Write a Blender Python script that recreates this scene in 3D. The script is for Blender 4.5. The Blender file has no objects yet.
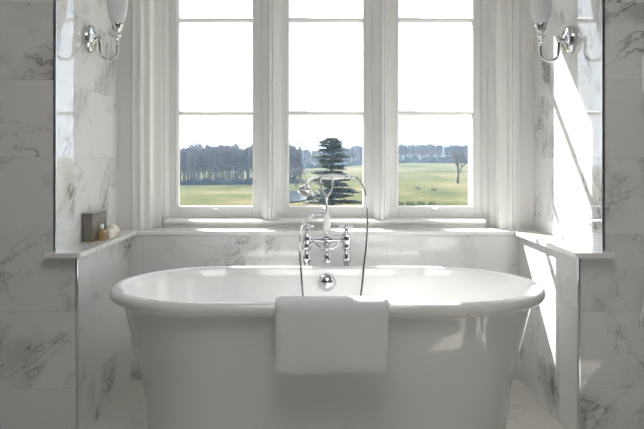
import bpy, math, random
from mathutils import Vector, Matrix
PI = math.pi
sc = bpy.context.scene
COL = sc.collection
H = 1.08            # camera height
XC = 0.045          # centre line of the alcove

# ------------------------------------------------------------------ helpers
class MB:
    def __init__(s): s.v = []; s.f = []; s.m = []
    def add(s, v, f, mi=0):
        b = len(s.v); s.v += [tuple(p) for p in v]
        s.f += [tuple(b + i for i in q) for q in f]; s.m += [mi] * len(f); return s
    def box(s, x0, x1, y0, y1, z0, z1, mi=0):
        v = [(x, y, z) for z in (z0, z1) for y in (y0, y1) for x in (x0, x1)]
        return s.add(v, [(0, 2, 3, 1), (4, 5, 7, 6), (0, 1, 5, 4), (2, 6, 7, 3), (0, 4, 6, 2), (1, 3, 7, 5)], mi)
    def prism(s, poly, a0, a1, axis='z', mi=0):
        # poly: 2-D outline; axis z -> (x,y), axis x -> (y,z), axis y -> (x,z)
        n = len(poly); v = []
        for a in (a0, a1):
            for p, q in poly:
                v.append({'z': (p, q, a), 'x': (a, p, q), 'y': (p, a, q)}[axis])
        f = [tuple(range(n))[::-1], tuple(range(n, 2 * n))]
        f += [(i, (i + 1) % n, n + (i + 1) % n, n + i) for i in range(n)]
        return s.add(v, f, mi)
    def loft(s, rings, cap0=True, cap1=True, mi=0, closed=False):
        n = len(rings[0]); v = [p for r in rings for p in r]; f = []
        R = len(rings)
        for k in range(R if closed else R - 1):
            a, b = k * n, ((k + 1) % R) * n
            f += [(a + i, a + (i + 1) % n, b + (i + 1) % n, b + i) for i in range(n)]
        if not closed:
            if cap0: f.append(tuple(range(n))[::-1])
            if cap1: f.append(tuple(range((R - 1) * n, R * n)))
        return s.add(v, f, mi)
    def lathe(s, prof, origin=(0, 0, 0), axis=(0, 0, 1), n=24, mi=0):
        ax = Vector(axis).normalized(); q = Vector((0, 0, 1)).rotation_difference(ax)
        o = Vector(origin); rings = []
        for r, h in prof:
            rings.append([o + q @ Vector((r * math.cos(2 * PI * i / n), r * math.sin(2 * PI * i / n), h)) for i in range(n)])
        return s.loft(rings, mi=mi)
    def tube(s, pts, rad, n=12, mi=0, smooth=0):
        P = [Vector(p) for p in pts]
        R = list(rad) if isinstance(rad, (list, tuple)) else [rad] * len(P)
        if smooth: P, R = catmull(P, R, smooth)
        t = [(P[min(i + 1, len(P) - 1)] - P[max(i - 1, 0)]).normalized() for i in range(len(P))]
        u = t[0].orthogonal().normalized(); rings = []
        for i, p in enumerate(P):
            if i: u = (t[i - 1].rotation_difference(t[i]) @ u)
            u = (u - t[i] * u.dot(t[i])).normalized(); w = t[i].cross(u)
            rings.append([p + R[i] * (math.cos(2 * PI * k / n) * u + math.sin(2 * PI * k / n) * w) for k in range(n)])
        return s.loft(rings, mi=mi)
    def build(s, name, mats, parent=None, smooth=False, bevel=0, sub=0, angle=None):
        me = bpy.data.meshes.new(name); me.from_pydata(s.v, [], s.f)
        if not isinstance(mats, (list, tuple)): mats = [mats]
        for m in mats: me.materials.append(m)
        for p, mi in zip(me.polygons, s.m):
            p.material_index = mi; p.use_smooth = smooth
        me.update()
        o = bpy.data.objects.new(name, me); COL.objects.link(o)
        if angle is not None:
            for p in me.polygons: p.use_smooth = True
            me.set_sharp_from_angle(angle=math.radians(angle))
        if bevel:
            b = o.modifiers.new('bevel', 'BEVEL'); b.width = bevel; b.segments = 3; b.limit_method = 'ANGLE'
        if sub:
            b = o.modifiers.new('sub', 'SUBSURF'); b.levels = sub; b.render_levels = sub
        if parent: o.parent = parent
        return o

def catmull(P, R, k):
    Q, S = [], []
    for i in range(len(P) - 1):
        a, b, c, d = P[max(i - 1, 0)], P[i], P[i + 1], P[min(i + 2, len(P) - 1)]
        for j in range(k):
            t = j / k
            Q.append(0.5 * ((2 * b) + (c - a) * t + (2 * a - 5 * b + 4 * c - d) * t * t + (3 * b - a - 3 * c + d) * t ** 3))
            S.append(R[i] + (R[i + 1] - R[i]) * t)
    Q.append(P[-1]); S.append(R[-1])
    return Q, S

def tag(o, label, cat, group=None):
    o['label'] = label; o['category'] = cat
    if group: o['group'] = group
    return o
def thing(name, label, cat, loc=(0, 0, 0), group=None):
    o = bpy.data.objects.new(name, None); COL.objects.link(o); o.location = loc; o.empty_display_size = .1
    return tag(o, label, cat, group)
def struct(o): o['kind'] = 'structure'; return o
def stuff(o, label, cat): o['kind'] = 'stuff'; return tag(o, label, cat)

# ------------------------------------------------------------------ materials
def nt(name):
    m = bpy.data.materials.new(name); m.use_nodes = True
    t = m.node_tree; b = t.nodes['Principled BSDF']; return m, t, b
def pbr(name, col, rough=.5, metal=0, ior=1.5, bump=0, bscale=200, vary=0, vscale=5, spec=.5, coat=0):
    m, t, b = nt(name)
    b.inputs['Base Color'].default_value = (*col, 1); b.inputs['Roughness'].default_value = rough
    b.inputs['Metallic'].default_value = metal; b.inputs['IOR'].default_value = ior
    b.inputs['Specular IOR Level'].default_value = spec; b.inputs['Coat Weight'].default_value = coat
    g = t.nodes.new('ShaderNodeNewGeometry')
    n = t.nodes.new('ShaderNodeTexNoise'); n.inputs['Scale'].default_value = vscale; n.inputs['Detail'].default_value = 4
    t.links.new(g.outputs['Position'], n.inputs['Vector'])
    if vary:
        r = t.nodes.new('ShaderNodeValToRGB')
        r.color_ramp.elements[0].position = .3; r.color_ramp.elements[1].position = .7
        r.color_ramp.elements[0].color = (*[c * (1 - vary) for c in col], 1)
        r.color_ramp.elements[1].color = (*[min(1, c * (1 + vary)) for c in col], 1)
        t.links.new(n.outputs['Fac'], r.inputs['Fac']); t.links.new(r.outputs['Color'], b.inputs['Base Color'])
    if bump:
        n2 = t.nodes.new('ShaderNodeTexNoise'); n2.inputs['Scale'].default_value = bscale; n2.inputs['Detail'].default_value = 3
        t.links.new(g.outputs['Position'], n2.inputs['Vector'])
        bp = t.nodes.new('ShaderNodeBump'); bp.inputs['Strength'].default_value = bump; bp.inputs['Distance'].default_value = .002
        t.links.new(n2.outputs['Fac'], bp.inputs['Height']); t.links.new(bp.outputs['Normal'], b.inputs['Normal'])
    return m

def math_node(t, op, a, b=None, c=None, clamp=False):
    n = t.nodes.new('ShaderNodeMath'); n.operation = op; n.use_clamp = clamp
    for i, v in enumerate((a, b, c)):
        if v is None: continue
        if isinstance(v, (int, float)): n.inputs[i].default_value = v
        else: t.links.new(v, n.inputs[i])
    return n.outputs[0]

def marble(name, u='X', seed=0., vein=1., tw=.6, th=.2945, v='Z', voff=.502, uoff=.0, joints=True, base=(.79, .795, .795), floor=False, rot=-38):
    m, t, b = nt(name); L = t.links
    g = t.nodes.new('ShaderNodeNewGeometry'); sp = t.nodes.new('ShaderNodeSeparateXYZ'); L.new(g.outputs['Position'], sp.inputs[0])
    U, V = sp.outputs[u], sp.outputs[v]
    us = math_node(t, 'DIVIDE', math_node(t, 'SUBTRACT', U, uoff), tw)
    vs = math_node(t, 'DIVIDE', math_node(t, 'SUBTRACT', V, voff), th)
    cb = t.nodes.new('ShaderNodeCombineXYZ')
    L.new(math_node(t, 'FLOOR', us), cb.inputs[0]); L.new(math_node(t, 'FLOOR', vs), cb.inputs[1]); cb.inputs[2].default_value = seed
    wn = t.nodes.new('ShaderNodeTexWhiteNoise'); L.new(cb.outputs[0], wn.inputs['Vector'])
    off = t.nodes.new('ShaderNodeVectorMath'); off.operation = 'MULTIPLY_ADD'
    L.new(wn.outputs['Color'], off.inputs[0]); off.inputs[1].default_value = (9, 9, 9) if joints else (0, 0, 0)
    uv = t.nodes.new('ShaderNodeCombineXYZ'); L.new(U, uv.inputs[0]); L.new(V, uv.inputs[1]); uv.inputs[2].default_value = seed
    L.new(uv.outputs[0], off.inputs[2])
    m0 = t.nodes.new('ShaderNodeMapping'); m0.inputs['Rotation'].default_value = (0, 0, math.radians(rot)); L.new(off.outputs[0], m0.inputs['Vector'])
    mp = t.nodes.new('ShaderNodeMapping'); mp.inputs['Scale'].default_value = (.7, 1.2, 1)
    L.new(m0.outputs[0], mp.inputs['Vector'])
    # warp
    w = t.nodes.new('ShaderNodeTexNoise'); w.inputs['Scale'].default_value = 2.4; w.inputs['Detail'].default_value = 5; w.inputs['Roughness'].default_value = .55
    L.new(mp.outputs[0], w.inputs['Vector'])
    wa = t.nodes.new('ShaderNodeVectorMath'); wa.operation = 'MULTIPLY_ADD'; wa.inputs[1].default_value = (.6, .6, .6)
    L.new(w.outputs['Color'], wa.inputs[0]); L.new(mp.outputs[0], wa.inputs[2])
    def ridge(scale, width, detail):
        n = t.nodes.new('ShaderNodeTexNoise'); n.inputs['Scale'].default_value = scale; n.inputs['Detail'].default_value = detail; n.inputs['Roughness'].default_value = .55
        L.new(wa.outputs[0], n.inputs['Vector'])
        d = math_node(t, 'ABSOLUTE', math_node(t, 'SUBTRACT', n.outputs['Fac'], .5))
        return math_node(t, 'SUBTRACT', 1.0, math_node(t, 'DIVIDE', d, width), clamp=True), n
    r1, _ = ridge(2.1, .014, 4)
    r2, _ = ridge(5.0, .026, 6)
    r3, _ = ridge(1.7, .11, 7)
    mk = t.nodes.new('ShaderNodeTexNoise'); mk.inputs['Scale'].default_value = 2.9; mk.inputs['Detail'].default_value = 3
    L.new(off.outputs[0], mk.inputs['Vector'])
    mask = math_node(t, 'MULTIPLY', math_node(t, 'SUBTRACT', mk.outputs['Fac'], .50), 6, clamp=True)
    mask2 = math_node(t, 'MULTIPLY', math_node(t, 'SUBTRACT', mk.outputs['Fac'], .44), 4, clamp=True)
    a = math_node(t, 'MULTIPLY', math_node(t, 'MULTIPLY', r1, mask2), .85 * vein)
    c = math_node(t, 'MULTIPLY', math_node(t, 'MULTIPLY', r2, mask), .75 * vein)
    e = math_node(t, 'MULTIPLY', math_node(t, 'MULTIPLY', r3, mask), .5 * vein)
    tot = math_node(t, 'MINIMUM', math_node(t, 'ADD', math_node(t, 'ADD', a, c), e), 1.0)
    mix = t.nodes.new('ShaderNodeMix'); mix.data_type = 'RGBA'
    mix.inputs[6].default_value = (*base, 1); mix.inputs[7].default_value = (.27, .265, .26, 1)
    L.new(tot, mix.inputs[0]); out = mix.outputs[2]
    # slow tone drift from slab to slab
    if joints:
        hs = t.nodes.new('ShaderNodeMix'); hs.data_type = 'RGBA'; hs.blend_type = 'MULTIPLY'
        k = math_node(t, 'MULTIPLY_ADD', wn.outputs['Value'], .06, .94); cc = t.nodes.new('ShaderNodeCombineColor')
        for i in range(3): L.new(k, cc.inputs[i])
        hs.inputs[0].default_value = 1; L.new(out, hs.inputs[6]); L.new(cc.outputs[0], hs.inputs[7]); out = hs.outputs[2]
        # joint lines
        def near(x, size, wmm):
            fr = math_node(t, 'FRACT', x); d = math_node(t, 'MINIMUM', fr, math_node(t, 'SUBTRACT', 1.0, fr))
            return math_node(t, 'LESS_THAN', math_node(t, 'MULTIPLY', d, size), wmm)
        j = math_node(t, 'MAXIMUM', near(us, tw, .0009), near(vs, th, .0012))
        mj = t.nodes.new('ShaderNodeMix'); mj.data_type = 'RGBA'; L.new(math_node(t, 'MULTIPLY', j, .35), mj.inputs[0])
        L.new(out, mj.inputs[6]); mj.inputs[7].default_value = (.42, .41, .40, 1); out = mj.outputs[2]
    L.new(out, b.inputs['Base Color'])
    b.inputs['Roughness'].default_value = .25 if floor else .012
    b.inputs['IOR'].default_value = 1.48
    return m

M = {}
M['mar_l'] = marble('marble_left_side', u='Y', rot=-62, seed=1.3, uoff=.35)
M['mar_r'] = marble('marble_right_side', u='Y', rot=-60, seed=5.1, uoff=.35)
M['mar_f'] = marble('marble_front', u='X', seed=2.2, vein=1.0, uoff=.29)
M['mar_fr'] = marble('marble_front_right', u='X', seed=8.6, vein=1.1, uoff=.35)
M['mar_b'] = marble('marble_back', u='X', seed=3.7, uoff=.35, vein=.8)
M['mar_ledge'] = marble('marble_ledge', u='X', v='Y', seed=6.4, joints=False, vein=.5, base=(.84, .84, .83))
M['mar_floor'] = marble('marble_floor', u='X', v='Y', seed=4.4, tw=.45, th=.45, uoff=.13, voff=.2, floor=True, vein=.45, base=(.80, .77, .72))
M['paint'] = pbr('white_satin_paint', (.80, .80, .79), .35)
M['wallpaint'] = pbr('off_white_wall_paint', (.80, .79, .765), .6, bump=.08, bscale=90)
M['roompaint'] = pbr('grey_green_wall_paint', (.30, .30, .29), .6, bump=.08, bscale=90)
M['stone'] = pbr('pale_limestone', (.62, .56, .46), .8, vary=.12, vscale=8, bump=.3, bscale=60)
M['enamel'] = pbr('white_enamel', (.835, .84, .84), .06, ior=1.5, coat=.3)
M['chrome'] = pbr('chrome', (.66, .67, .68), .04, metal=1)
M['trim'] = pbr('polished_steel_trim', (.62, .66, .70), .12, metal=1)
M['ceramic'] = pbr('white_ceramic', (.86, .86, .84), .08)
M['towel'] = pbr('white_terry', (.86, .86, .88), .95, bump=1.0, bscale=700, spec=.1)
M['taupe'] = pbr('taupe_lacquer', (.17, .155, .13), .18, vary=.1, vscale=40, coat=.6)
M['gold'] = pbr('gold_cap', (.72, .52, .22), .25, metal=1)
M['cream'] = pbr('cream_wax', (.85, .80, .70), .5, bump=.5, bscale=120)
M['plastic'] = pbr('dark_slot', (.03, .03, .03), .5)
M['bark'] = pbr('bark', (.12, .10, .085), .9, vary=.3, vscale=3)
M['twig'] = pbr('bare_twigs', (.17, .16, .165), .9, vary=.3, vscale=.15)
M['twig2'] = pbr('bare_twigs_mauve', (.20, .175, .175), .9, vary=.3, vscale=.15)
M['conifer'] = pbr('blue_conifer', (.05, .08, .095), .9, vary=.35, vscale=.12)
M['cedar'] = pbr('cedar_needles', (.12, .15, .115), .8, vary=.4, vscale=1.2)
M['bush'] = pbr('bush_leaves', (.06, .09, .04), .9, vary=.3, vscale=1)

# frosted opal glass
def opal():
    m, t, b = nt('opal_glass'); b.inputs['Base Color'].default_value = (.86, .87, .88, 1); b.inputs['Roughness'].default_value = .12
    tr = t.nodes.new('ShaderNodeBsdfTranslucent'); tr.inputs[0].default_value = (.85, .86, .88, 1)
    mx = t.nodes.new('ShaderNodeMixShader'); mx.inputs[0].default_value = .35
    t.links.new(b.outputs[0], mx.inputs[1]); t.links.new(tr.outputs[0], mx.inputs[2]); t.links.new(mx.outputs[0], t.nodes['Material Output'].inputs[0]); return m
M['opal'] = opal()
def pane():
    m, t, b = nt('window_glass'); t.nodes.remove(b)
    tr = t.nodes.new('ShaderNodeBsdfTransparent'); tr.inputs[0].default_value = (.97, .98, .975, 1)
    gl = t.nodes.new('ShaderNodeBsdfGlossy'); gl.inputs['Roughness'].default_value = 0
    fr = t.nodes.new('ShaderNodeFresnel'); fr.inputs[0].default_value = 1.45
    ge = t.nodes.new('ShaderNodeNewGeometry'); k = math_node(t, 'MULTIPLY', fr.outputs[0], math_node(t, 'SUBTRACT', 1.0, ge.outputs['Backfacing']))
    mx = t.nodes.new('ShaderNodeMixShader'); t.links.new(k, mx.inputs[0]); t.links.new(tr.outputs[0], mx.inputs[1]); t.links.new(gl.outputs[0], mx.inputs[2])
    t.links.new(mx.outputs[0], t.nodes['Material Output'].inputs[0]); return m
M['glass'] = pane()
def bottle_glass():
    m, t, b = nt('amber_glass'); b.inputs['Base Color'].default_value = (.80, .58, .28, 1); b.inputs['Roughness'].default_value = .05
    b.inputs['Transmission Weight'].default_value = .6; return m
M['amber'] = bottle_glass()
def emis(name, col, s):
    m, t, b = nt(name); b.inputs['Base Color'].default_value = (.8, .8, .8, 1); b.inputs['Emission Color'].default_value = (*col, 1); b.inputs['Emission Strength'].default_value = s; return m
FILL_GLOW = 4.3  # glow strength of the added fill panel
M['fill'] = emis('fill_emitter', (1, .985, .955), FILL_GLOW)

def field_mat():
    m, t, b = nt('grass_field'); L = t.links
    g = t.nodes.new('ShaderNodeNewGeometry')
    mp = t.nodes.new('ShaderNodeMapping'); mp.inputs['Scale'].default_value = (.022, .012, .02); L.new(g.outputs['Position'], mp.inputs[0])
    n = t.nodes.new('ShaderNodeTexNoise'); n.inputs['Scale'].default_value = 1; n.inputs['Detail'].default_value = 8; n.inputs['Roughness'].default_value = .6; L.new(mp.outputs[0], n.inputs[0])
    r = t.nodes.new('ShaderNodeValToRGB'); e = r.color_ramp.elements
    e[0].position = .32; e[0].color = (.045, .055, .028, 1); e[1].position = .72; e[1].color = (.20, .165, .11, 1)
    q = e.new(.47); q.color = (.092, .097, .046, 1); q = e.new(.58); q.color = (.145, .128, .070, 1)
    L.new(n.outputs[0], r.inputs[0])
    mp2 = t.nodes.new('ShaderNodeMapping'); mp2.inputs['Scale'].default_value = (.6, .25, 1); L.new(g.outputs['Position'], mp2.inputs[0])
    n2 = t.nodes.new('ShaderNodeTexNoise'); n2.inputs['Scale'].default_value = 1; n2.inputs['Detail'].default_value = 5; L.new(mp2.outputs[0], n2.inputs[0])
    mx = t.nodes.new('ShaderNodeMix'); mx.data_type = 'RGBA'; mx.blend_type = 'OVERLAY'; mx.inputs[0].default_value = .45
    L.new(r.outputs[0], mx.inputs[6]); L.new(n2.outputs[0], mx.inputs[7]); L.new(mx.outputs[2], b.inputs['Base Color'])
    b.inputs['Roughness'].default_value = 1; b.inputs['Specular IOR Level'].default_value = 0
    return m
M['field'] = field_mat()
M['water'] = pbr('pond_water', (.05, .07, .09), .12, vary=.2, vscale=.5, bump=.2, bscale=2)

# ------------------------------------------------------------------ room shell
YF, YB, YW = 2.55, 3.29, 3.36          # front plane of the piers, low back wall, window wall
UL, UR = -.995, XC + 1.05          # upper side walls
LL, LR = -.911, 1.002          # lower side walls
ZL = .73; CE = 2.75
RX0, RX1, RY0 = -2.7, 2.8, -2.3
struct(MB().box(RX0 - .15, RX1 + .15, RY0 - .15, 3.72, -.12, 0).build('floor', M['mar_floor']))
struct(MB().box(RX0 - .15, RX1 + .15, RY0 - .15, 3.72, CE, CE + .12).build('ceiling', M['wallpaint']))
def pier(name, xo, xu, xl, mside, mfront):
    b = MB()
    for x_in, z0, z1 in ((xl, 0, ZL - .02), (xu, ZL - .02, CE)):
        a, c = min(xo, x_in), max(xo, x_in)
        yb = YW
        b.add([(a, YF, z0), (c, YF, z0), (c, YF, z1), (a, YF, z1)], [(0, 1, 2, 3)], 1)
        b.add([(a, yb, z0), (c, yb, z0), (c, yb, z1), (a, yb, z1)], [(3, 2, 1, 0)], 1)
        b.add([(c, YF, z0), (c, yb, z0), (c, yb, z1), (c, YF, z1)], [(0, 1, 2, 3)], 0)
        b.add([(a, YF, z0), (a, yb, z0), (a, yb, z1), (a, YF, z1)], [(3, 2, 1, 0)], 0)
        b.add([(a, YF, z1), (c, YF, z1), (c, yb, z1), (a, yb, z1)], [(0, 1, 2, 3)], 0)
        b.add([(a, YF, z0), (c, YF, z0), (c, yb, z0), (a, yb, z0)], [(3, 2, 1, 0)], 0)
    return struct(b.build(name, [mside, mfront]))
pier('wall_left', RX0, UL, LL, M['mar_l'], M['mar_f'])
pier('wall_right', RX1, UR, LR, M['mar_r'], M['mar_fr'])
struct(MB().box(LL, LR, YB, YW, 0, ZL - .02).build('wall_back', M['mar_b']))
# outer window wall, opening for the window unit
OX0, OX1, OZ0, OZ1 = -.835, .925, .72, 2.36
b = MB(); b.box(RX0, OX0, YW, 3.60, 0, CE).box(OX1, RX1, YW, 3.60, 0, CE)
b.box(OX0, OX1, YW, 3.60, 0, OZ0).box(OX0, OX1, YW, 3.60, OZ1, CE)
struct(b.build('wall_window', M['wallpaint']))
# room around the camera
struct(MB().box(RX0 - .15, RX0, RY0, 3.6, 0, CE).build('wall_west', M['roompaint']))
b = MB(); b.box(RX1, RX1 + .15, RY0, -.4, 0, CE).box(RX1, RX1 + .15, .5, 3.6, 0, CE).box(RX1, RX1 + .15, -.4, .5, 0, 1.5).box(RX1, RX1 + .15, -.4, .5, 2.2, CE)
struct(b.build('wall_east', M['roompaint']))
struct(MB().box(RX0 - .15, RX1 + .15, RY0 - .15, RY0, 0, CE).build('wall_rear', M['roompaint']))
b = MB()
for y0, y1, z0, z1 in ((-.4, -.34, 1.5, 2.2), (.44, .5, 1.5, 2.2), (.02, .08, 1.5, 2.2), (-.34, .44, 1.5, 1.56), (-.34, .44, 2.14, 2.2)):
    b.box(RX1 + .04, RX1 + .1, y0, y1, z0, z1)
w = struct(b.build('window_4', M['paint']))
MB().box(RX1 + .065, RX1 + .07, -.34, .44, 1.56, 2.14).build('pane', M['glass'], w)

# metal corner trims
def trim(n, x, sgn, z0, z1):
    r = .006
    pts = []
    for k in range(7):
        a = k / 6 * PI / 2
        pts.append((x + sgn * (-.004 + .007 * math.sin(a)), YF + .004 - .007 * math.cos(a)))
    pts = [(x - sgn * .006, YF - .003)] + pts + [(x + sgn * .003, YF + .006), (x - sgn * .006, YF + .006)]
    if sgn < 0: pts = pts[::-1]
    o = MB().prism(pts, z0, z1, 'z').build('trim_%d' % n, M['trim'], angle=40); struct(o)
trim(1, UL, 1, ZL, CE); trim(2, UR, -1, ZL, CE); trim(3, LL, 1, 0, ZL - .022); trim(4, LR, -1, 0, ZL - .022)

# marble ledge: one U-shaped slab
o0, o1 = LL + .026, LR - .026
poly = [(UL - .028, 2.512), (o0 - .004, 2.512), (o0, 2.516), (o0, YB - .008), (o1, YB - .008), (o1, 2.516), (o1 + .004, 2.512), (UR + .028, 2.512),
        (UR + .028, YF), (UR, YF), (UR, YW), (UL, YW), (UL, YF), (UL - .028, YF)]
b = MB(); n = len(poly)
me = b.prism(poly, ZL - .020, ZL, 'z')
tag(b.build('marble_ledge', M['mar_ledge'], bevel=.003), 'white marble ledge running round three sides of the bath alcove under the windows', 'ledge')

# ------------------------------------------------------------------ window unit
WC = [-.5263, .0527, .6263]; PW = .1947             # pane centres and half width
YG = 3.52
ZP = [.837, 1.327, 1.817, 2.307]
for i, cx in enumerate(WC):
    b = MB()
    s0, s1 = PW, PW + .045
    for sg in (-1, 1):
        a, c = sorted((cx + sg * s0, cx + sg * s1)); b.box(a, c, YG - .022, YG + .022, .776, 2.36)
    b.box(cx - s0, cx + s0, YG - .022, YG + .022, .776, ZP[0]).box(cx - s0, cx + s0, YG - .022, YG + .022, ZP[3], 2.36)
    w = struct(b.build('window_%d' % (i + 1), M['paint'], bevel=.004))
    # bead mouldings round the glass
    for sg in (-1, 1):
        pl = [(cx + sg * PW, YG - .026), (cx + sg * (PW + .010), YG - .030), (cx + sg * (PW + .014), YG - .024), (cx + sg * (PW + .014), YG - .010), (cx + sg * PW, YG - .010)]
        MB().prism(pl if sg > 0 else pl[::-1], ZP[0], ZP[3], 'z').build('bead', M['paint'], w)
    for zz in ZP[1:3]:
        g = [(YG - .022, zz - .004), (YG - .022, zz + .004), (YG - .008, zz + .011), (YG + .016, zz + .011), (YG + .016, zz - .011), (YG - .008, zz - .011)]
        MB().prism(g, cx - PW - .004, cx + PW + .004, 'x').build('glazing_bar', M['paint'], w)
    for k in range(3):
        MB().box(cx - PW, cx + PW, YG - .002, YG + .002, ZP[k] + (.01 if k else 0), ZP[k + 1] - (.01 if k < 2 else 0)).build('pane', M['glass'], w)
    # little finger lift on the bottom rail
    b = MB(); b.tube([(cx - .014, YG - .024, .822), (cx - .009, YG - .040, .826), (cx, YG - .046, .828), (cx + .009, YG - .040, .826), (cx + .014, YG - .024, .822)], .0035, 8, smooth=3)
    b.box(cx - .02, cx + .02, YG - .027, YG - .022, .815, .830)
    b.build('sash_lift', M['ceramic'], w, smooth=True)

def sym(pr, c):      # half profile (offset, y) -> closed outline mirrored about c
    L_ = [(c - a, y) for a, y in pr]; R_ = [(c + a, y) for a, y in pr[::-1]]
    return L_ + R_
zt = 2.36
mull = []
for a, c in ((0, 1), (1, 2)):
    cx = (WC[a] + WC[c]) / 2; hw = (WC[c] - WC[a]) / 2 - PW - .045
    pr = [(hw + .006, 3.55), (hw + .006, 3.492), (hw - .002, 3.486), (hw - .006, 3.478), (hw - .006, 3.462), (hw - .012, 3.462), (hw - .012, 3.448), (hw - .020, 3.448), (hw - .020, 3.432),
          (hw - .026, 3.430), (hw - .028, 3.424), (.014, 3.424), (.011, 3.430), (.008, 3.426), (.006, 3.414), (.002, 3.410)]
    # inner outline goes back -> front; mirror it
    o = MB().prism(sym(pr, cx)[::1], .776, zt, 'z').build('trim_%d' % (5 + a), M['paint'], angle=35); struct(o)
    st = MB().prism([(cx - .086, 3.56), (cx - .086, 3.60), (cx - .07, 3.675), (cx + .089, 3.675), (cx + .089, 3.60), (cx + .089, 3.56)][::-1], .70, zt, 'z').build('trim_%d' % (7 + a), M['stone']); struct(st)
# side casings: from the sash back to the plain wall
def casing(n, sg):
    e = (XC + .0) ; edge = (WC[2] + PW + .045) if sg > 0 else (WC[0] - PW - .045)
    q = [(0, 3.56), (0, 3.492), (.003, 3.490), (.008, 3.478), (.012, 3.478), (.020, 3.470), (.022, 3.474), (.031, 3.474), (.031, 3.446), (.046, 3.446), (.046, 3.438), (.060, 3.438),
         (.062, 3.436), (.078, 3.433), (.080, 3.428), (.092, 3.425), (.098, 3.350), (.103, 3.336), (.112, 3.331), (.118, 3.337), (.121, 3.343), (.138, 3.343), (.141, 3.336), (.149, 3.333), (.155, 3.338), (.157, 3.360), (.157, 3.366),
         (.10, 3.366), (.10, 3.56)]
    pl = [(edge + sg * a, y) for a, y in q]
    if sg > 0: pl = pl[::-1]
    o = MB().prism(pl, ZL, zt + .0, 'z').build('trim_%d' % n, M['paint'], angle=30); struct(o)
casing(9, -1); casing(10, 1)
# sill and apron
pf = [(3.56, .72), (3.56, .782), (3.45, .776), (3.413, .772), (3.405, .768), (3.405, .760), (3.412, .755), (3.420, .752), (3.424, .745), (3.424, .731), (3.50, .72)]
struct(MB().prism(pf, OX0 + .06, OX1 - .06, 'x').build('trim_11', M['paint'], angle=35))
struct(MB().box(OX0 - .01, OX1 + .01, 3.355, 3.43, ZL - .02, ZL + .004).build('trim_12', M['mar_ledge']))
# outer stone jambs, head and sill
b = MB(); b.box(OX0 - .3, WC[0] - PW - .08, 3.56, 3.66, .5, 2.5).box(WC[2] + PW + .012, OX1 + .3, 3.56, 3.66, .5, 2.5)
struct(b.build('trim_13', M['stone']))
struct(MB().box(OX0 - .3, OX1 + .3, 3.56, 3.655, 2.265, 2.6).build('trim_14', M['stone']))
struct(MB().prism([(3.545, .60), (3.545, .80), (3.70, .765), (3.70, .60)], OX0 - .1, OX1 + .1, 'x').build('trim_15', M['stone']))

# ------------------------------------------------------------------ bathtub
TX, TY = .0435, 2.64
def stadium(L_, W_, z, n=120):
    S = max(L_ - W_, .001); per = 4 * S + 2 * PI * W_; pts = []
    for i in range(n):
        d = (i / n) * per
        if d < 2 * S: p = (-S + d, -W_)
        elif d < 2 * S + PI * W_:
            a = (d - 2 * S) / W_ - PI / 2; p = (S + W_ * math.cos(a), W_ * math.sin(a))
        elif d < 4 * S + PI * W_: p = (S - (d - 2 * S - PI * W_), W_)
        else:
            a = (d - 4 * S - PI * W_) / W_ + PI / 2; p = (-S + W_ * math.cos(a), W_ * math.sin(a))
        pts.append((p[0], p[1], z))
    return pts
out = [(.690, .288, 0), (.690, .288, .028), (.693, .292, .034), (.703, .300, .036), (.707, .303, .045), (.711, .306, .10), (.722, .316, .195), (.738, .330, .28), (.757, .346, .353), (.778, .360, .44), (.792, .369, .50), (.803, .374, .54), (.808, .376, .550)]
rc = (.828, .386, .5755); r = .0245
roll = []
for k in range(13):
    a = math.radians(-110 + k * (290 - 10) / 12 * 1.0)   # from under the roll, out and over the top
    roll.append((rc[0] + r * math.cos(a), rc[1] + r * math.sin(a) * 0 + r * math.cos(a), rc[2] + r * math.sin(a)))
inn = [(.797, .353, .568), (.790, .347, .55), (.776, .336, .50), (.748, .318, .42), (.715, .296, .33), (.672, .268, .25), (.60, .230, .19), (.50, .19, .165), (.30, .12, .157), (.05, .03, .155)]
roll = [q for q in roll if True]
rings = [stadium(q[0] * .987, q[1], q[2]) for q in out + roll + inn]
tub = thing('bathtub', 'large white freestanding double-ended bathtub with rolled rim in the marble alcove', 'bathtub', (TX, TY, 0))
MB().loft(rings).build('tub_shell', M['enamel'], tub, smooth=True)
b = MB(); ov = Vector((0.006, .342, .533))
prof = [(.040, -.002), (.040, .003), (.037, .006), (.034, .012), (.028, .020), (.018, .026), (.006, .029), (.0005, .0295)]
b.lathe(prof, ov, (0, -1, .22), 32); b.build('overflow_cover', M['chrome'], tub, smooth=True)
b = MB(); b.lathe([(.03, 0), (.03, .003), (.024, .005), (.0005, .005)], (0.0, 0, .155), (0, 0, 1), 24); b.build('drain', M['chrome'], tub, smooth=True)

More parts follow.
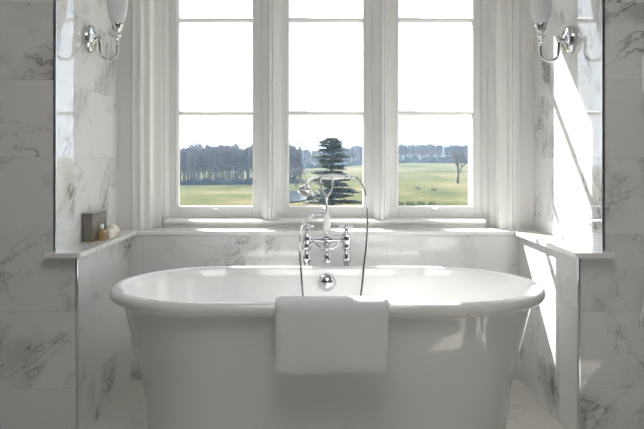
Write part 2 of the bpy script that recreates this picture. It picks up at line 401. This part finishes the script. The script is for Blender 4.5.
# ------------------------------------------------------------------ towel over the rim
TW = .1895
tcx = .053
path = []     # centre line of the towel (y, z): inside -> over the rim -> outside
cy, cz = TY - rc[1], rc[2]
R0 = r + .0045 + .008
path += [(cy + .100, .40), (cy + .079, .47), (cy + .059, .53), (cy + .047, .566)]
for k in range(1, 11):
    a = k / 10 * PI
    path.append((cy + R0 * math.cos(a), cz + R0 * math.sin(a)))
for k in range(1, 13): path.append((cy - R0 - .004 * (k / 12), cz - (cz - .370) * k / 12))
random.seed(3)
def towel(path, hw, cx, thick, nx=28, wav=.003, folds=2.3, skew=0.):
    P = [Vector((0, y, z)) for y, z in path]; top, bot = [], []
    for i in range(len(P)):
        t = (P[min(i + 1, len(P) - 1)] - P[max(i - 1, 0)]).normalized(); nrm = Vector((0, t.z, -t.y))
        if i == len(P) // 3: pass
        rt, rb = [], []
        for j in range(nx + 1):
            u = j / nx * 2 - 1
            th = thick * .5 * (1 - abs(u) ** 30) ** .5 * (1 - .0 * abs(u)) + .0004
            if i in (0, len(P) - 1): th *= .25
            hang = max(0, (len(P) - 1 - i) / 12) if False else max(0., (i - 13) / 12)
            w_ = wav * hang * (math.sin(u * folds * PI + .6) + .5 * math.sin(u * 7 + 2))
            x = cx + hw * u * (1 + .012 * math.sin(i * .9 + u) * 0.4) + skew * hang
            dz = .004 * math.sin(u * 3 + .5) * hang
            base = P[i] + Vector((x, 0, 0)) + Vector((0, -abs(w_) * 1.2, dz))
            rt.append(base + nrm * th); rb.append(base - nrm * th)
        top.append(rt); bot.append(rb)
    rings = [a + bb[::-1] for a, bb in zip(top, bot)]
    return MB().loft(rings)
tag(towel(path, TW, tcx, .016).build('bath_towel', M['towel'], smooth=True, sub=1), 'folded white terry towel draped over the front rim of the bathtub', 'towel')

# ------------------------------------------------------------------ bath mixer on standpipes
MY = 3.115
def PX(px, d=MY): return (px - 316) * d / 668
def PZ(py, d=MY): return H + (160 - py) * d / 668
xl, xr, xm = PX(307), PX(346.5), PX(326.7)
mx = thing('bath_mixer', 'chrome floor-standing bath mixer on twin pipes behind the tub', 'tap', (xm, MY, 0))
def mxb(b, name, mat, smooth=True, parent=mx):
    o = b.build(name, mat, parent, smooth=smooth); o.location = (0, 0, 0)
    o.data.transform(Matrix.Translation((-xm, -MY, 0))) if parent is mx else None
    return o
zb = PZ(240)
for x in (xl, xr):
    b = MB(); b.lathe([(.036, 0), (.036, .006), (.026, .012), (.014, .018), (.0125, .03), (.0125, .50), (.016, .505), (.016, .52), (.0125, .525), (.0125, .60), (.018, .605), (.018, .625), (.014, .635), (.014, .66)], (x, MY, 0), n=20)
    mxb(b, 'standpipe', M['chrome'])
for x in (xl, xr):
    sg = -1 if x < xm else 1
    b = MB(); b.lathe([(.016, -.045), (.021, -.038), (.021, -.028), (.017, -.024), (.020, -.012), (.022, .0), (.020, .012), (.016, .018), (.019, .022), (.019, .030), (.010, .036), (.0075, .050), (.0075, .058)], (x, MY, zb), n=24)
    v = mxb(b, 'valve_body', M['chrome'])
    # cross head
    h = MB(); zc = zb + .064
    h.lathe([(.006, -.010), (.011, -.006), (.012, .004), (.008, .010), (.003, .013), (.0005, .0135)], (x, MY, zc), n=18)
    for k in range(4):
        a = k * PI / 2 + .35; d = Vector((math.cos(a), math.sin(a), 0))
        h.lathe([(.004, .006), (.0035, .018), (.0045, .024), (.0062, .028), (.0062, .033), (.003, .037), (.0004, .0375)], (x, MY, zc), d, 12)
    mxb(h, 'cross_handle', M['chrome'])
b = MB(); b.lathe([(.010, -abs(xl - xm) + .012), (.0095, -.03), (.014, -.024), (.018, -.010), (.018, .010), (.014, .024), (.0095, .03), (.010, abs(xl - xm) - .012)], (xm, MY, zb), (1, 0, 0), 20)
for sg in (-1, 1):
    b.tube([(xm + sg * .006, MY, zb - .042), (xm + sg * .028, MY, zb - .040), (xm + sg * .045, MY, zb - .028), (xm + sg * .058, MY, zb - .008)], [.007, .006, .006, .006], 10, smooth=4)
mxb(b, 'mixer_bar', M['chrome'])
b = MB(); b.tube([(xm, MY, zb + .02), (xm, MY - .004, zb - .02), (xm, MY - .030, zb - .040), (xm, MY - .075, zb - .043), (xm, MY - .098, zb - .056), (xm, MY - .102, zb - .078)], [.016, .017, .014, .013, .014, .015], 16, smooth=5)
b.lathe([(.015, 0), (.019, -.002), (.020, -.012), (.0185, -.016), (.014, -.017), (.013, -.004), (.0005, -.004)][::1], (xm, MY - .102, zb - .072), n=20)
mxb(b, 'spout', M['chrome'])
b = MB(); b.lathe([(.008, .015), (.012, .022), (.012, .032), (.008, .036), (.007, .042), (.007, .128), (.010, .131), (.0065, .136), (.0050, .150), (.0045, .19), (.0075, .194), (.0085, .20), (.0075, .206), (.004, .210)], (xm, MY, zb), n=20)
b.tube([(xm - .004, MY, zb + .118), (xm - .03, MY - .008, zb + .124), (xm - .050, MY - .016, zb + .120)], [.0065, .0065, .0075], 10, smooth=3)
mxb(b, 'riser', M['chrome'])
b = MB(); b.lathe([(.008, .040), (.014, .046), (.0175, .06), (.0175, .085), (.014, .108), (.009, .120), (.008, .130)], (xm, MY, zb), n=24)
mxb(b, 'riser_sleeve', M['ceramic'])
b = MB()
zc = zb + .205
HY = MY - .004
for sx in (-1, 1):
    for sy in (-1,):
        b.tube([(xm + .001, HY, zc), (xm + sx * .014, HY, zc + .012), (xm + sx * .024, HY, zc + .034), (xm + sx * .026, HY, zc + .060), (xm + sx * .030, HY, zc + .072)], [.006, .005, .0045, .0045, .005], 10, smooth=4)
        b.tube([(xm + sx * .028, HY - .019, zc + .088), (xm + sx * .028, HY - .017, zc + .076), (xm + sx * .028, HY, zc + .069), (xm + sx * .028, HY + .017, zc + .076), (xm + sx * .028, HY + .019, zc + .088)], .004, 8, smooth=4)
mxb(b, 'cradle', M['chrome'])

# hand shower with its hose
hs = thing('hand_shower', 'telephone-style hand shower with white ceramic handle resting in the mixer cradle', 'hand shower', (xm, HY, zc + .085))
zh = zc + .0885
hx0, hx1 = PX(320), PX(345)
def hsb(b, name, mat):
    o = b.build(name, mat, hs, smooth=True); o.data.transform(Matrix.Translation((-xm, -HY, -(zc + .085)))); return o
hl = hx1 - hx0
b = MB(); b.lathe([(.008, 0), (.010, .01 * hl / .1), (.0125, .3 * hl), (.0135, .5 * hl), (.0125, .7 * hl), (.010, hl - .01), (.008, hl)], (hx0, HY, zh), (1, 0, 0), 20); hsb(b, 'handle', M['ceramic'])
b = MB()
b.lathe([(.006, -.002), (.010, 0), (.0105, .006), (.008, .010), (.007, .028), (.0085, .030), (.0085, .038), (.006, .040)], (hx1, HY, zh), (1, 0, 0), 16); hsb(b, 'ferrule', M['chrome'])
b = MB(); b.tube([(hx0 + .002, HY, zh), (hx0 - .02, HY - .002, zh + .001), (hx0 - .044, HY - .008, zh - .010), (hx0 - .060, HY - .016, zh - .032), (hx0 - .064, HY - .022, zh - .046)], [.0095, .007, .0065, .007, .010], 12, smooth=5)
hsb(b, 'neck', M['chrome'])
hd = Vector((hx0 - .064, HY - .024, zh - .050)); dr = Vector((-.35, -.62, -.70))
b = MB(); b.lathe([(.009, -.012), (.014, -.004), (.026, .006), (.031, .012), (.0325, .018), (.0325, .026), (.029, .029)], hd, dr, 28); hsb(b, 'shower_head', M['chrome'])
b = MB(); b.lathe([(.0285, .0), (.028, .003), (.015, .004), (.0005, .0045)], hd + dr.normalized() * .0275, dr, 28); hsb(b, 'spray_face', M['chrome'])
hp = [(hx1 + .036, HY, zh), (hx1 + .055, HY - .004, zh - .004), (hx1 + .078, HY - .03, zh - .035)]
hp += [(PX(366, 3.04), 3.04, PZ(195, 3.04)), (PX(367.5, 3.0), 3.0, PZ(218, 3.0)), (PX(366.5, 2.965), 2.965, PZ(243, 2.965)), (PX(364, 2.945), 2.945, PZ(265, 2.945)), (PX(361.5, 2.92), 2.92, PZ(290, 2.92)),
       (PX(358, 2.89), 2.89, .42), (PX(350, 2.85), 2.85, .33), (PX(335, 2.82), 2.82, .285), (PX(317, 2.83), 2.83, .31), (PX(306, 2.87), 2.87, .40),
       (PX(302.5, 2.92), 2.92, PZ(290, 2.92)), (PX(301, 2.945), 2.945, PZ(268, 2.945)), (PX(299.8, 2.97), 2.97, PZ(250, 2.97)), (PX(300.5, 3.01), 3.01, PZ(234, 3.01)), (PX(304.5, 3.04), 3.04, PZ(222, 3.04)), (xm - .060, MY - .027, zb + .118)]
b = MB(); b.tube(hp, .0052, 10, smooth=6); hsb(b, 'hose', M['chrome'])

# ------------------------------------------------------------------ wall sconces
def sconce(label, loc, rz, group='chrome wall sconces with opal glass shades'):
    t = thing('wall_sconce', label, 'wall light', loc, group)
    # local: +x away from the wall
    b = MB(); b.lathe([(.058, 0), (.060, .003), (.060, .018), (.057, .021), (.055, .026), (.046, .029), (.026, .032), (.022, .036), (.0005, .038)], (0, 0, 0), (1, 0, 0), 40)
    b.build('backplate', M['chrome'], t, smooth=True)
    b = MB(); b.lathe([(.008, .034), (.007, .050), (.011, .053), (.012, .060), (.008, .065)], (0, 0, 0), (1, 0, 0), 16)
    p = [(.056, 0, .012)]; p += [(.056, 0, .004), (.056, 0, -.03)]
    for k in range(1, 8):
        a = PI + k * PI / 8; p.append((.094 + .038 * math.cos(a), 0, -.052 + .038 * math.sin(a)))
    p += [(.132, 0, -.05), (.132, 0, -.02)]
    b.tube(p, .0064, 14, smooth=4)
    b.lathe([(.0045, 0), (.010, .004), (.010, .008), (.005, .013), (.004, .02)], (.056, 0, .0), n=14)
    b.build('arm', M['chrome'], t, smooth=True)
    b = MB(); b.lathe([(.004, -.035), (.010, -.030), (.012, -.024), (.008, -.018), (.010, -.012), (.017, -.008), (.018, -.002), (.011, .004), (.013, .012), (.022, .020), (.023, .034), (.026, .040), (.026, .048), (.021, .050)], (.132, 0, 0.02), n=24)
    b.build('shade_holder', M['chrome'], t, smooth=True)
    b = MB(); pr = [(.022, 0), (.030, .012), (.038, .035), (.0435, .07), (.0465, .11), (.0475, .14), (.046, .17), (.047, .185), (.049, .192)]
    pr = pr + [(q - .003, h) for q, h in pr[::-1]]
    b.lathe(pr, (.132, 0, .066), n=32)
    b.build('lamp_shade', M['opal'], t, smooth=True)
    t.rotation_euler = (0, 0, rz)
    return t
def pt(px, py, d): return ((px - 316) * d / 668, d, H + (160 - py) * d / 668)
p = pt(87, 39, 2.955)
sconce('chrome wall sconce with opal shade on the left alcove wall above the box', (UL, 2.90, H + 121 * 2.90 / 668), 0)
sconce('chrome wall sconce with opal shade on the sunlit right alcove wall', (UR, 2.86, H + 120 * 2.86 / 668), PI)
wl = thing('wall_light', 'white opal cylinder wall light cut off by the right edge of the view', 'wall light', (1.244, YF, 1.32))
b = MB(); b.lathe([(.0005, 0), (.028, .002), (.037, .010), (.040, .024), (.040, .138), (.036, .15), (.0005, .152)], (0, -.082, 0), n=28); b.build('lamp_shade', M['opal'], wl, smooth=True)
MB().box(.0, .016, -.048, 0, .03, .12).build('bracket', M['chrome'], wl, bevel=.004)

# ------------------------------------------------------------------ box, bottle and trinkets on the ledge
bx = thing('toiletry_box', 'dark taupe lacquered box standing on the left marble ledge', 'box', (-.968, 2.83, ZL))
b = MB(); b.box(-.022, .022, 0, .19, .004, .116); b.build('box_body', M['taupe'], bx, bevel=.003)
b = MB(); b.box(-.020, .020, .004, .186, .0, .004); b.build('base_strip', M['gold'], bx)
b = MB(); b.box(-.0235, .0235, -.0015, .1915, .116, .124); b.build('lid', M['taupe'], bx, bevel=.002)
bt = thing('perfume_bottle', 'small amber glass bottle with gold cap in front of the taupe box', 'bottle', (-.928, 2.895, ZL))
MB().lathe([(.0005, 0), (.015, 0), (.017, .004), (.017, .034), (.013, .043), (.006, .048), (.006, .054)], n=20).build('flask', M['amber'], bt, smooth=True)
MB().lathe([(.0005, .054), (.0085, .054), (.009, .058), (.009, .070), (.006, .074), (.0005, .0745)], n=16).build('cap', M['ceramic'], bt, smooth=True)
def shell(loc, s, label, seed, mat):
    random.seed(seed); b = MB(); rings = []
    for k in range(9):
        a = k / 8 * PI; rr = s * max(math.sin(a), .02) * (.85 + .3 * random.random())
        rings.append([Vector((rr * math.cos(q / 16 * 2 * PI) * (1 + .13 * math.cos(5 * q / 16 * 2 * PI)), rr * math.sin(q / 16 * 2 * PI) * (1 + .13 * math.cos(5 * q / 16 * 2 * PI)), s - s * math.cos(a))) for q in range(16)])
    o = b.loft(rings).build('bath_flower_soap', mat, smooth=True); o.location = loc
    tag(o, label, 'soap', 'cream soaps beside the box'); return o
shell((-.9125, 2.950, ZL), .024, 'cream rosette soap on the ledge beside the amber bottle', 4, M['cream'])
shell((-.918, 3.012, ZL), .031, 'larger cream rosette soap on the ledge behind the amber bottle', 7, M['cream'])

# ------------------------------------------------------------------ towel on the right edge
hk = thing('towel_hook', 'chrome robe hook on the front face of the right pier', 'hook', (1.30, YF, .90))
MB().lathe([(.022, 0), (.022, .004), (.014, .008), (.007, .010), (.006, .030)], axis=(0, -1, 0), n=24).build('hook_plate', M['chrome'], hk, smooth=True)
MB().tube([(0, -.026, 0), (0, -.045, -.012), (0, -.06, -.006), (0, -.066, .014)], [.006, .006, .006, .008], 12, smooth=5).build('hook_arm', M['chrome'], hk, smooth=True)
b = MB(); rings = []
for k in range(15):
    f = k / 14; z = .905 - f * .437; hw = .020 + .071 * f ** 1.3
    ring = []
    for j in range(40):
        a = j / 40 * 2 * PI; u = math.cos(a)
        yy = math.sin(a) * (.012 + .006 * (1 - f)) + .009 * math.sin(u * 9 + .5) * min(1, f * 2)
        ring.append((1.297 + hw * u, YF - .050 + .006 * f + yy, z + .012 * (u if k == 14 else 0)))
    rings.append(ring)
tag(b.loft(rings).build('hanging_towel', M['towel'], smooth=True), 'white towel hanging at the right edge against the marble pier', 'towel')

# ------------------------------------------------------------------ added fill: unseen glowing panel that brightens the front faces
cl = thing('fill_panel', 'unseen square fill panel added under the ceiling', 'fill light', (0.1, 1.05, CE))
MB().box(-.62, .62, -.62, .62, -.03, 0).build('panel_back', M['paint'], cl)
MB().box(-.58, .58, -.58, .58, -.045, -.03).build('glow_face', M['fill'], cl)

# ------------------------------------------------------------------ outside
def gz(x, y):
    """height of the park ground"""
    base = H - 10.0
    t = min(max((y - 270 - .0 * x) / 330, 0), 1); t = t * t * (3 - 2 * t)
    rise = 7.2 * t * (min(max((x + 60) / 120, .0), 1))
    und = .35 * math.sin(x * .05 + 1) * math.sin(y * .03) + .5 * math.sin(y * .021 + x * .013)
    far = max(0, (y - 650)) * .012
    return base + rise + und * min(1, y / 100) + far
b = MB(); NX, NY = 90, 90; xs = [-360 + 820 * i / NX for i in range(NX + 1)]; ys = [8 + (1500 - 8) * (j / NY) ** 1.8 for j in range(NY + 1)]
v = [(x, y, gz(x, y)) for y in ys for x in xs]
f = [(j * (NX + 1) + i, j * (NX + 1) + i + 1, (j + 1) * (NX + 1) + i + 1, (j + 1) * (NX + 1) + i) for j in range(NY) for i in range(NX)]
b.add(v, f); struct(b.build('ground', M['field'], smooth=True))
# pond
b = MB(); ring = [(-9 + 8.5 * math.cos(a) * (1 + .12 * math.sin(3 * a)), 188 + 30 * math.sin(a), gz(-10, 200) + .45) for a in [k / 40 * 2 * PI for k in range(40)]]
b.add(ring, [tuple(range(40))]); o = b.build('pond_water', M['water']); struct(o)

random.seed(11)
def add_twigs(b, c, rad, n, s, up=.5, mi=1, asp=5, lim=0):
    for _ in range(n):
        while True:
            p = Vector((random.uniform(-1, 1), random.uniform(-1, 1), random.uniform(-1, 1)))
            if p.length < 1: break
        q = Vector(c) + Vector((p.x * rad[0], p.y * rad[1], p.z * rad[2]))
        d = Vector((p.x, p.y, p.z * .6 + up)) + Vector([random.uniform(-.7, .7) for _ in range(3)]); d.normalize()
        w_ = d.cross(Vector([random.uniform(-1, 1) for _ in range(3)])).normalized()
        L_ = s * random.uniform(.5, 1.3)
        if lim and max(math.hypot(q.x, q.y) + L_ / asp, math.hypot((q + d * L_).x, (q + d * L_).y)) > lim: continue
        b.add([q - w_ * L_ / asp, q + w_ * L_ / asp, q + d * L_], [(0, 1, 2)], mi)
def woodland(kind):
    """returns (trunk mesh, crown mesh) about 1 unit = 1 m, 16 m tall"""
    tb, cb = MB(), MB()
    h = 16.5
    if kind < 3:
        bend = random.uniform(-.3, .3)
        tb.tube([(0, 0, -1.5), (bend * .3, 0, 4), (bend, .2, 9), (bend * .6, 0, 14)], [.34, .27, .20, .05], 7)
        for k in range(9):
            a = random.uniform(0, 2 * PI); z = random.uniform(5.5, 12); l = random.uniform(1, 1.7)
            tb.tube([(bend * z / 14, 0, z), (bend + l * .6 * math.cos(a), l * .6 * math.sin(a), z + l * .7), (bend + l * math.cos(a), l * math.sin(a), z + l * 1.35)], [.11, .07, .03], 5)
        add_twigs(cb, (bend, 0, 11.6), (2.2, 2.2, 4.2), 760, 1.1, mi=0, lim=2.65)
        add_twigs(cb, (bend, 0, 10.0), (2.0, 2.0, 5.6), 380, 1.1, mi=0, lim=2.65)
    else:
        tb.tube([(0, 0, -1.5), (0, 0, 8), (0, 0, 15.8)], [.32, .2, .04], 7)
        for k in range(900):
            z = 2.5 + 14 * random.random() ** 1.15; rr = 2.1 * (1 - (z - 2.5) / 15) ** .8 * random.random() ** .5; a = random.uniform(0, 2 * PI)
            q = Vector((rr * math.cos(a), rr * math.sin(a), z)); d = Vector((math.cos(a), math.sin(a), -.25)).normalized(); w_ = Vector((-math.sin(a), math.cos(a), .3))
            s_ = random.uniform(.4, .6); cb.add([q - w_ * s_ * .4, q + w_ * s_ * .4, q + d * s_], [(0, 1, 2)], 0)
    return tb, cb
def copy_tree(o, parent=None):
    c = o.copy(); COL.objects.link(c); c.parent = parent
    for ch in o.children: copy_tree(ch, c)
    return c
LAB = {0: ('bare deciduous tree', 0), 1: ('bare', 1), 2: ('bare', 2), 3: ('conifer', 3)}
protos = {}
def wtree(kind, x, y, s, label, group, wide=1):
    key = kind
    if key not in protos:
        tb, cb = woodland(kind)
        t = thing('woodland_tree' if kind < 3 else 'conifer_tree', label, 'tree')
        tb.build('trunk', M['bark'], t, smooth=True); cb.build('crown', M['conifer'] if kind == 3 else (M['twig2'] if kind == 1 else M['twig']), t)
        protos[key] = t
    else: t = copy_tree(protos[key])
    t['label'] = label; t['group'] = group
    t.location = (x, y, gz(x, y)); t.rotation_euler = (0, 0, random.uniform(0, 6.28)); t.scale = (s * wide, s * wide, s * random.uniform(.93, 1.07))
GL, GR = 'bare trees of the near wood', 'trees of the far wood'
for row in range(8):
    for k in range(15):
        x = -88 + k * 5.5 + random.uniform(-.2, .2) + (row * 2.3) % 5.5; y = 292 + row * 6.0 + random.uniform(-.4, .4)
        if x > -7: continue
        kind = random.choice([0, 1, 2, 0, 1, 3 if row > 1 else 2])
        wtree(kind, x, y, random.uniform(.86, 1.0) + row * .015, 'bare tree in the tall near wood behind the left field and pond' if kind < 3 else 'dark conifer in the tall near wood behind the left field and pond', GL if kind < 3 else 'conifers of the near wood')
for row in range(6):
    for k in range(29):
        x = -36 + k * 7.2 + random.uniform(-.2, .2) + (row * 4.4) % 7.2; y = 585 + row * 8.5 + random.uniform(-1, 1)
        kind = random.choice([0, 1, 3, 3, 2])
        s = random.uniform(.94, 1.04)
        wtree(kind, x, y, s, 'bare tree in the distant wood beyond the pasture' if kind < 3 else 'bluish conifer in the distant wood beyond the pasture', GR if kind < 3 else 'conifers of the far wood', 1.28)
# undergrowth along the near wood
b = MB()
for k in range(5200):
    x = random.uniform(-86, -8); y = random.uniform(283, 287.5); z = gz(x, y) + random.random() ** 1.6 * 2.4 * (.6 + .5 * math.sin(x * .5) ** 2)
    d = Vector((random.uniform(-1, 1), random.uniform(-.5, .5), random.uniform(.2, 1))).normalized(); w_ = d.cross(Vector((0, 1, 0))).normalized(); s_ = random.uniform(.5, 1.2)
    q = Vector((x, y, z)); b.add([q - w_ * s_ * .35, q + w_ * s_ * .35, q + d * s_], [(0, 1, 2)])
for k in range(5200):
    x = random.uniform(-38, 172); y = random.uniform(566, 576); z = gz(x, y) + random.random() ** 1.3 * 4.2 * (.35 + .8 * math.sin(x * .21) ** 2 + .3 * math.sin(x * .83))
    d = Vector((random.uniform(-1, 1), random.uniform(-.5, .5), random.uniform(.2, 1))).normalized(); w_ = d.cross(Vector((0, 1, 0))).normalized(); s_ = random.uniform(1.2, 2.2)
    q = Vector((x, y, z)); b.add([q - w_ * s_ * .35, q + w_ * s_ * .35, q + d * s_], [(0, 1, 2)])
stuff(b.build('undergrowth', M['conifer']), 'dark brushy undergrowth at the foot of both woods', 'undergrowth')

# big cedar in the middle window
random.seed(5)
cd = thing('cedar_tree', 'big dark layered cedar standing before the pond in the middle window', 'tree', (3.55, 150, gz(3.5, 150)))
b = MB(); b.tube([(0, 0, -.6), (.1, 0, 4), (-.1, 0, 9), (.3, 0, 14.4)], [.55, .42, .28, .06], 10, smooth=3)
fl = MB()
def tuft(c, s, n):
    for _ in range(n):
        a = random.uniform(0, 2 * PI); el = random.uniform(-.15, .45)
        d = Vector((math.cos(a), math.sin(a), el)).normalized(); w_ = Vector((-math.sin(a), math.cos(a), random.uniform(-.5, .5))).normalized()
        q = Vector(c) + Vector((random.uniform(-1, 1), random.uniform(-1, 1), random.uniform(-.35, .35))) * s * .55
        l = s * random.uniform(.35, .75); fl.add([q - w_ * l * .28, q + w_ * l * .28, q + d * l], [(0, 1, 2)])
tiers = [(.6, 7.6), (1.8, 7.4), (3.0, 6.6), (4.4, 5.0), (5.6, 5.2), (7.0, 5.6), (8.4, 3.9), (9.6, 3.4), (10.8, 4.8), (12.0, 2.6), (13.0, 2.2), (13.9, 3.1), (14.4, .9)]
for z, L_ in tiers:
    for k in range(11 if z < 7.5 else 7):
        a = random.uniform(0, 2 * PI); l = L_ * random.uniform(.62, 1.0); dz = random.uniform(-.35, .55)
        p0 = Vector((0, 0, z)); p1 = Vector((l * .5 * math.cos(a), l * .5 * math.sin(a), z + .25 + dz * .4)); p2 = Vector((l * math.cos(a), l * math.sin(a), z + dz))
        b.tube([p0, p1, p2], [.13, .08, .03], 5)
        m_ = int(4 + l * 2.2)
        for j in range(m_):
            f_ = (j + 1) / m_
            q = p0.lerp(p1, f_ * 2) if f_ < .5 else p1.lerp(p2, f_ * 2 - 1)
            if f_ > .12: tuft(q + Vector((random.uniform(-.5, .5), random.uniform(-.5, .5), .1)), 1.05 + .6 * math.sin(f_ * PI), 15)
b.build('trunk', M['bark'], cd, smooth=True); fl.build('foliage', M['cedar'], cd)

# lone bare tree in the right window
def bare_tree(loc, h, label, name='oak_tree'):
    t = thing(name, label, 'tree', loc); b = MB(); c = MB()
    def grow(p, d, l, r_, lev):
        q = p + d * l; b.tube([p, (p + q) / 2 + Vector([random.uniform(-.06, .06) * l for _ in range(3)]), q], [r_, r_ * .85, r_ * .62], 6)
        if lev == 0:
            add_twigs(c, q, (l * .75, l * .75, l * .75), 12, l * .9, mi=0, asp=14); return
        for k in range(3 if lev > 1 else 3):
            dd = (d + Vector((random.uniform(-1.15, 1.15), random.uniform(-1.15, 1.15), random.uniform(-.1, .6)))).normalized()
            grow(q, dd, l * random.uniform(.62, .82), r_ * .6, lev - 1)
    grow(Vector((0, 0, -.5)), Vector((.02, 0, 1)), h * .24, h * .035, 4)
    b.build('trunk', M['bark'], t, smooth=True); c.build('twigs', M['twig'], t)
random.seed(21)
yo = 285; xo = (458 - 316) * yo / 668
bare_tree((xo, yo, gz(xo, yo)), 19, 'lone bare tree standing in the pasture in the right window')
random.seed(8)
xo2 = (296 - 316) * 255 / 668
bare_tree((xo2, 255, gz(xo2, 255)), 11, 'bare tree on the far bank of the pond left of the cedar')
def bush(px, yy, s, label, name='bush', nn=160):
    b = MB(); x = (px - 316) * yy / 668
    for _ in range(nn):
        a = random.uniform(0, 2 * PI); e = random.random() ** .6
        q = Vector((s * e * math.cos(a), s * e * math.sin(a), s * .9 * random.random() * (1.1 - e * .6)))
        d = Vector((math.cos(a), math.sin(a), random.uniform(0, 1))).normalized(); w_ = d.cross(Vector((random.uniform(-1, 1), .3, 1))).normalized(); l = s * .28
        b.add([q - w_ * l * .4, q + w_ * l * .4, q + d * l], [(0, 1, 2)])
    o = b.build(name, M['bush']); o.location = (x, yy, gz(x, yy)); tag(o, label, 'bush'); return o
bush(418, 235, .9, 'left of the two small dark bushes in the green pasture')
bush(434, 226, 1.0, 'right of the two small dark bushes in the green pasture')
for k, px in enumerate((399, 410, 421, 432)):
    bush(px, 157, 1.0 - .04 * k, ['low dark hedge bush at the bottom left corner of the right window', 'low hedge bush second from the left in the right window', 'low hedge bush third from the left in the right window', 'rightmost low hedge bush at the bottom of the right window'][k])

# distant haze over the park
hm = bpy.data.materials.new('thin_haze'); hm.use_nodes = True; t = hm.node_tree; t.nodes.remove(t.nodes['Principled BSDF'])
vsn = t.nodes.new('ShaderNodeVolumeScatter'); vsn.inputs['Color'].default_value = (.62, .80, 1, 1); vsn.inputs['Density'].default_value = .00030; vsn.inputs['Anisotropy'].default_value = .3
t.links.new(vsn.outputs[0], t.nodes['Material Output'].inputs['Volume'])
stuff(MB().box(-500, 600, 40, 1450, -16, 24).build('haze', hm), 'thin pale haze lying over the park and woods', 'haze')

# ------------------------------------------------------------------ light
sun = bpy.data.objects.new('sun', bpy.data.lights.new('sun', 'SUN')); COL.objects.link(sun)
sun.data.energy = 16.0; sun.data.angle = math.radians(.53); sun.data.color = (1, .98, .95)
dv = Vector((.652, -1, -1.048)).normalized()
sun.rotation_euler = Vector((0, 0, -1)).rotation_difference(dv).to_euler()
sun.location = (-6, 12, 12)
def portal(loc, rot, sx, sy):
    l = bpy.data.lights.new('daylight_portal', 'AREA'); l.shape = 'RECTANGLE'; l.size = sx; l.size_y = sy; l.cycles.is_portal = True
    o = bpy.data.objects.new('daylight_portal', l); COL.objects.link(o); o.location = loc; o.rotation_euler = rot
portal((XC, 3.68, 1.55), (math.radians(-90), 0, 0), 1.75, 1.6)
portal((RX1 + .13, .05, 1.85), (0, math.radians(90), 0), .7, .9)

wd = bpy.data.worlds.new('sky'); sc.world = wd; wd.use_nodes = True
t = wd.node_tree; bg = t.nodes['Background']
sky = t.nodes.new('ShaderNodeTexSky'); sky.sky_type = 'NISHITA'; sky.sun_disc = False
sky.sun_elevation = math.radians(41.3); sky.sun_rotation = math.atan2(-dv.x, -dv.y); sky.dust_density = 2.0; sky.air_density = 1.0; sky.ozone_density = 1.5
tc = t.nodes.new('ShaderNodeTexCoord'); sp = t.nodes.new('ShaderNodeSeparateXYZ'); t.links.new(tc.outputs['Generated'], sp.inputs[0])
rp = t.nodes.new('ShaderNodeValToRGB'); rp.color_ramp.elements[0].position = 0; rp.color_ramp.elements[0].color = (.95, .95, .95, 1); rp.color_ramp.elements[1].position = .28; rp.color_ramp.elements[1].color = (.25, .25, .25, 1)
t.links.new(sp.outputs[2], rp.inputs[0])
mxn = t.nodes.new('ShaderNodeMix'); mxn.data_type = 'RGBA'; t.links.new(rp.outputs[0], mxn.inputs[0])
sm = t.nodes.new('ShaderNodeVectorMath'); sm.operation = 'SCALE'; sm.inputs[3].default_value = .2; t.links.new(sky.outputs[0], sm.inputs[0])
t.links.new(sm.outputs[0], mxn.inputs[6]); mxn.inputs[7].default_value = (1.95, 2.17, 2.6, 1)
t.links.new(mxn.outputs[2], bg.inputs[0]); bg.inputs[1].default_value = 1.0

# ------------------------------------------------------------------ camera
cam = bpy.data.objects.new('camera', bpy.data.cameras.new('camera')); COL.objects.link(cam)
cam.location = (0, 0, H); cam.rotation_euler = (PI / 2, 0, 0)
cam.data.sensor_width = 36; cam.data.lens = 668 / 644 * 36
cam.data.shift_x = 6 / 644; cam.data.shift_y = -(214.5 - 160) / 644
cam.data.clip_start = .05; cam.data.clip_end = 4000
sc.camera = cam
vs = sc.view_settings; vs.view_transform = 'Standard'; vs.look = 'None'; vs.gamma = 1; vs.exposure = .32; vs.use_curve_mapping = False
cy_ = sc.cycles; cy_.max_bounces = 14; cy_.diffuse_bounces = 8; cy_.glossy_bounces = 6; cy_.transparent_max_bounces = 24
cy_.use_denoising = True; cy_.sample_clamp_indirect = 6; cy_.caustics_refractive = False
